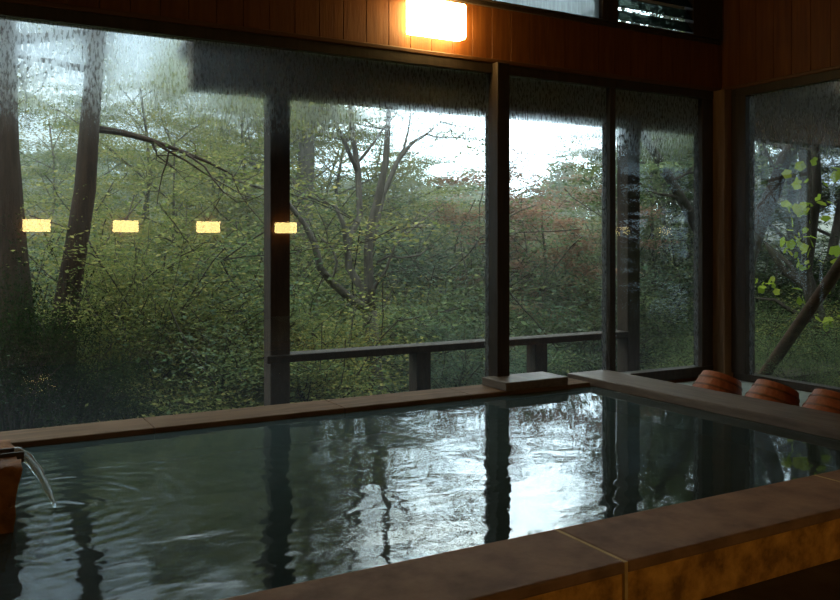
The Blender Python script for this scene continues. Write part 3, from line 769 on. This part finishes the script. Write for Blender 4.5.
vt = Tree(8); vp = [X_(829, 372, 7.92), X_(816, 300, 7.92), X_(806, 262, 7.9), X_(809, 215, 7.9), X_(812, 160, 7.9)]; vt.limb(vp, [.01, .01, .009, .008, .005], 5)
vt.np = rg_
make_tree('climbing_vine', vp[0], 'yellow green vine with broad leaves climbing the forked tree', 'vine', vt, 'bark', 'leaf_vine', C, .092, up=.25, lobed=True)

plant('rust1', 553, 10.0, 190, 'reddish brown maple behind the railing in the narrow pane', wide=1.25)
plant('blue1', 548, 17, 172, 'pointed blue green tree rising behind the reddish maple', wide=.55)
plant('green1', 455, 13.5, 205, 'green tree below the bright sky gap left of the window post', wide=1.1)
plant('blue1', 612, 12.5, 140, 'blue green tree at the dark mullion right of the bright sky', wide=.75)
plant('maple1', 178, 9.6, 118, 'slender maple with spreading crown under the second and third lamp reflections', wide=.8)
plant('maple2', 132, 10.5, 62, 'tall yellow green maple right of the leaning trunk', wide=1.0)
plant('maple1', 238, 12.0, 85, 'yellow green maple beside the deck post', wide=1.1)
plant('green2', 42, 11.5, 95, 'tall open tree between the two dark trunks on the left', wide=.9)
# -- the wood behind, which nothing tells apart
for kind, px, Y, yt in (('green1', 105, 14, 112), ('maple2', 205, 13, 95), ('maple1', 300, 12.5, 100), ('maple2', 352, 12, 92), ('green1', 385, 13.5, 120), ('maple1', 260, 15, 100), ('green2', 275, 16, 110), ('maple2', 335, 15, 125), ('green2', 405, 16, 165), ('maple1', 0, 14, 120),
                        ('maple1', 395, 13, 185), ('rust1', 480, 16, 215), ('green1', 510, 15, 222), ('maple1', 590, 17, 205), ('green1', 440, 19, 212), ('green2', 485, 20, 205), ('blue1', 525, 19, 208), ('green1', 570, 20, 206), ('green1', 545, 14, 240), ('blue1', 500, 13, 245), ('maple1', 590, 12, 245), ('maple2', 675, 11, 60), ('blue1', 635, 14, 160),
                        ('blue1', 150, 18, 140), ('green2', 240, 20, 150), ('maple2', -60, 15, 120), ('maple1', 430, 20, 190)):
    plant(kind, px, Y, yt, 'leafy tree standing in the wood beyond the deck', 'trees in the wood', wide=1.15)
for i in range(30):
    px = -70 + i * 28; Y = 25 + (i * 7) % 11
    yt = 200 + rp.uniform(-14, 10) - (25 if px < 250 else 0) - (30 if px > 610 else 0)
    plant('far1' if i % 2 else 'far2', px, Y, yt, 'hazy distant tree closing the view behind the wood', 'distant trees', wide=1.2)
for kind, px, Y, yt, w in (('dark1', 668, 10, -170, .42), ('dark1', 705, 10.5, -120, .6), ('green1', 690, 13, -40, .8), ('green1', 652, 9.2, -110, .34), ('green1', 640, 13, 130, .6)):
    plant(kind, px, Y, yt, 'leafy tree standing in the wood beyond the deck', 'trees in the wood', wide=w)
# -- behind the right window
for kind, px, X, yt in (('dark1', 765, 10.5, -90), ('green1', 800, 11.5, -80), ('dark1', 835, 10.5, -60), ('blue1', 780, 14, 90), ('dark1', 720, 12, -60), ('green2', 860, 13, -90), ('green1', 740, 16, 90)):
    p = at_x(px, yt, X); plant(kind, px, p.y, yt, 'dark leafy tree crowding the view from the right window', 'trees outside the right window', wide=1.3)

for i, (kind, x, y, h) in enumerate((('green1', 9.5, 2.6, 6.5), ('dark1', 11, 1.2, 7.5), ('green2', 9, 0.2, 6), ('dark1', 10.5, -1.6, 7.5), ('blue1', 9.2, -3.2, 6), ('dark1', 11.5, -5, 8), ('green1', 14, -3, 8), ('green1', 13, 3, 8), ('dark1', 9.8, -5.2, 6), ('green1', 10.5, -7, 7), ('dark1', 12, -9.5, 8), ('dark1', 13.5, -7.2, 7), ('green1', 13, -12, 8), ('dark1', 15.5, -9.5, 8), ('green1', 9, -7.5, 6), ('dark1', 16, -13, 9), ('green1', 18, -6, 8))):
    g = ground(x, y) - .05; sz = h / PR[kind].H
    PR[kind].place((x, y, g), (sz * 1.2, sz), i * 1.3, 'dark leafy tree crowding the view from the right window', 'tree', 'trees outside the right window')
# -- shrubs
class Shrub(Proto):
    def place(s, base, scale, rz, label, group=None, name='shrub'):
        if s.root is None:
            seed, H, crown, bark, leaf, nl, size = s.a
            t = Tree(seed); R = t.r
            for k in range(11):
                a = k * 2.4; e = R.uniform(.25, 1.3)
                t.branch((R.gauss(0, .06), R.gauss(0, .06), 0), (math.cos(a) * (1.35 - e), math.sin(a) * (1.35 - e), e), H * R.uniform(.65, .95), .018, 2, .75, .05, (3, 4))
            C = t.leaves(max(1, nl // len(t.tips)), crown * .10, .4)
            C = C[C[:, 2] > 0.02]
            s.root = make_tree(name, (0, 0, 0), label, 'shrub', t, bark, leaf, C, size); r = s.root
        else: r = copy_tree(s.root)
        r.name = name; r.location = base; r.scale = (scale[0], scale[0], scale[1]); r.rotation_euler = (0, 0, rz); tag(r, label, 'shrub', group)
SH = {'y': Shrub(31, 1.0, 1.0, 'bark', 'leaf_maple', 22000, .022), 'g': Shrub(32, 1.0, 1.0, 'bark', 'leaf_green', 22000, .022),
      'd': Shrub(33, 1.0, 1.0, 'bark', 'leaf_dark', 22000, .024), 'b': Shrub(34, 1.0, 1.0, 'bark', 'leaf_blue', 22000, .022), 'o': Shrub(35, 1.0, 1.0, 'bark', 'leaf_gold', 12000, .021)}
def shrub(k, px, Y, yt, label, group=None, w=1.0):
    p = at(px, yt, Y); g = ground(p.x, p.y) - .04; h = (p.z - g) / .95
    w = min(w, max(.35, (Y - 5.5) / (1.5 * h))) if p.x < 5.8 else w      # keeps clear of the deck
    SH[k].place((p.x, p.y, g), (h * w, h), rp.uniform(0, 6.28), label, group)
shrub('d', 18, 6.5, 292, 'dark evergreen bush at the foot of the left-hand trunk', w=.6)
shrub('d', 62, 6.5, 345, 'dark low bush under the leaning trunk', w=.7)
shrub('y', 120, 7.4, 285, 'tall yellow green bush right of the leaning trunk', w=.5)
shrub('g', 190, 7.4, 335, 'green bush below the third lamp reflection', w=1.0)
shrub('o', 318, 7.0, 362, 'golden yellow bush behind the low railing', w=.8)
shrub('y', 246, 7.2, 380, 'low yellow green bush at the foot of the deck post', w=1.0)
for k, px, Y, yt in (('y', 130, 8.2, 325), ('y', 160, 7.5, 328), ('y', 212, 7.6, 338), ('g', 240, 7.6, 320), ('y', 165, 8.4, 290), ('g', 280, 9.8, 335), ('b', 345, 10.2, 330), ('g', 425, 9.2, 325), ('b', 460, 8.0, 340), ('g', 505, 8.6, 330), ('b', 555, 8.4, 335), ('g', 600, 8.4, 310),
                     ('g', 650, 8.9, 300), ('b', 690, 9.0, 275), ('y', 140, 9, 250), ('g', 225, 9, 270), ('y', 275, 10, 270), ('b', 430, 10.5, 270), ('g', 490, 11, 270), ('b', 390, 11, 265), ('g', 345, 11.5, 250), ('b', 60, 8.5, 290), ('g', 590, 11, 265), ('g', 640, 10, 250)):
    shrub(k, px, Y, yt, 'green undergrowth bush in the wood beyond the deck', 'undergrowth bushes', w=1.25)
for k, px, X, yt in (('g', 745, 7.4, 350), ('d', 780, 7.5, 348), ('g', 820, 7.4, 352), ('g', 770, 7.9, 335), ('g', 805, 7.6, 345), ('y', 838, 8.2, 330), ('g', 755, 9.2, 320), ('d', 790, 9.4, 300), ('d', 830, 9.6, 290), ('d', 760, 9.8, 270)):
    p = at_x(px, yt, X); shrub(k, px, p.y, yt, 'low bush outside the right window', 'bushes outside the right window', w=1.3)
for i, (x, y, h) in enumerate(((6.45, 4.75, .5), (6.6, 4.2, .45), (6.55, 3.7, .5), (6.9, 4.5, .6), (6.95, 3.9, .55), (6.75, 5.4, .5))):
    SH['gyg'[i % 3]].place((x, y, ground(x, y) - .04), (h, h), i * 1.1, 'low bush outside the right window', 'bushes outside the right window')
for i in range(9):
    x, y = 7.6 + (i % 3) * .75, 2.6 - i * .62; k = 'gdb'[i % 3]; h = 1.1 + .25 * (i % 2)
    SH[k].place((x, y, ground(x, y) - .04), (h * 1.1, h), i * 1.7, 'low bush outside the right window', 'bushes outside the right window')
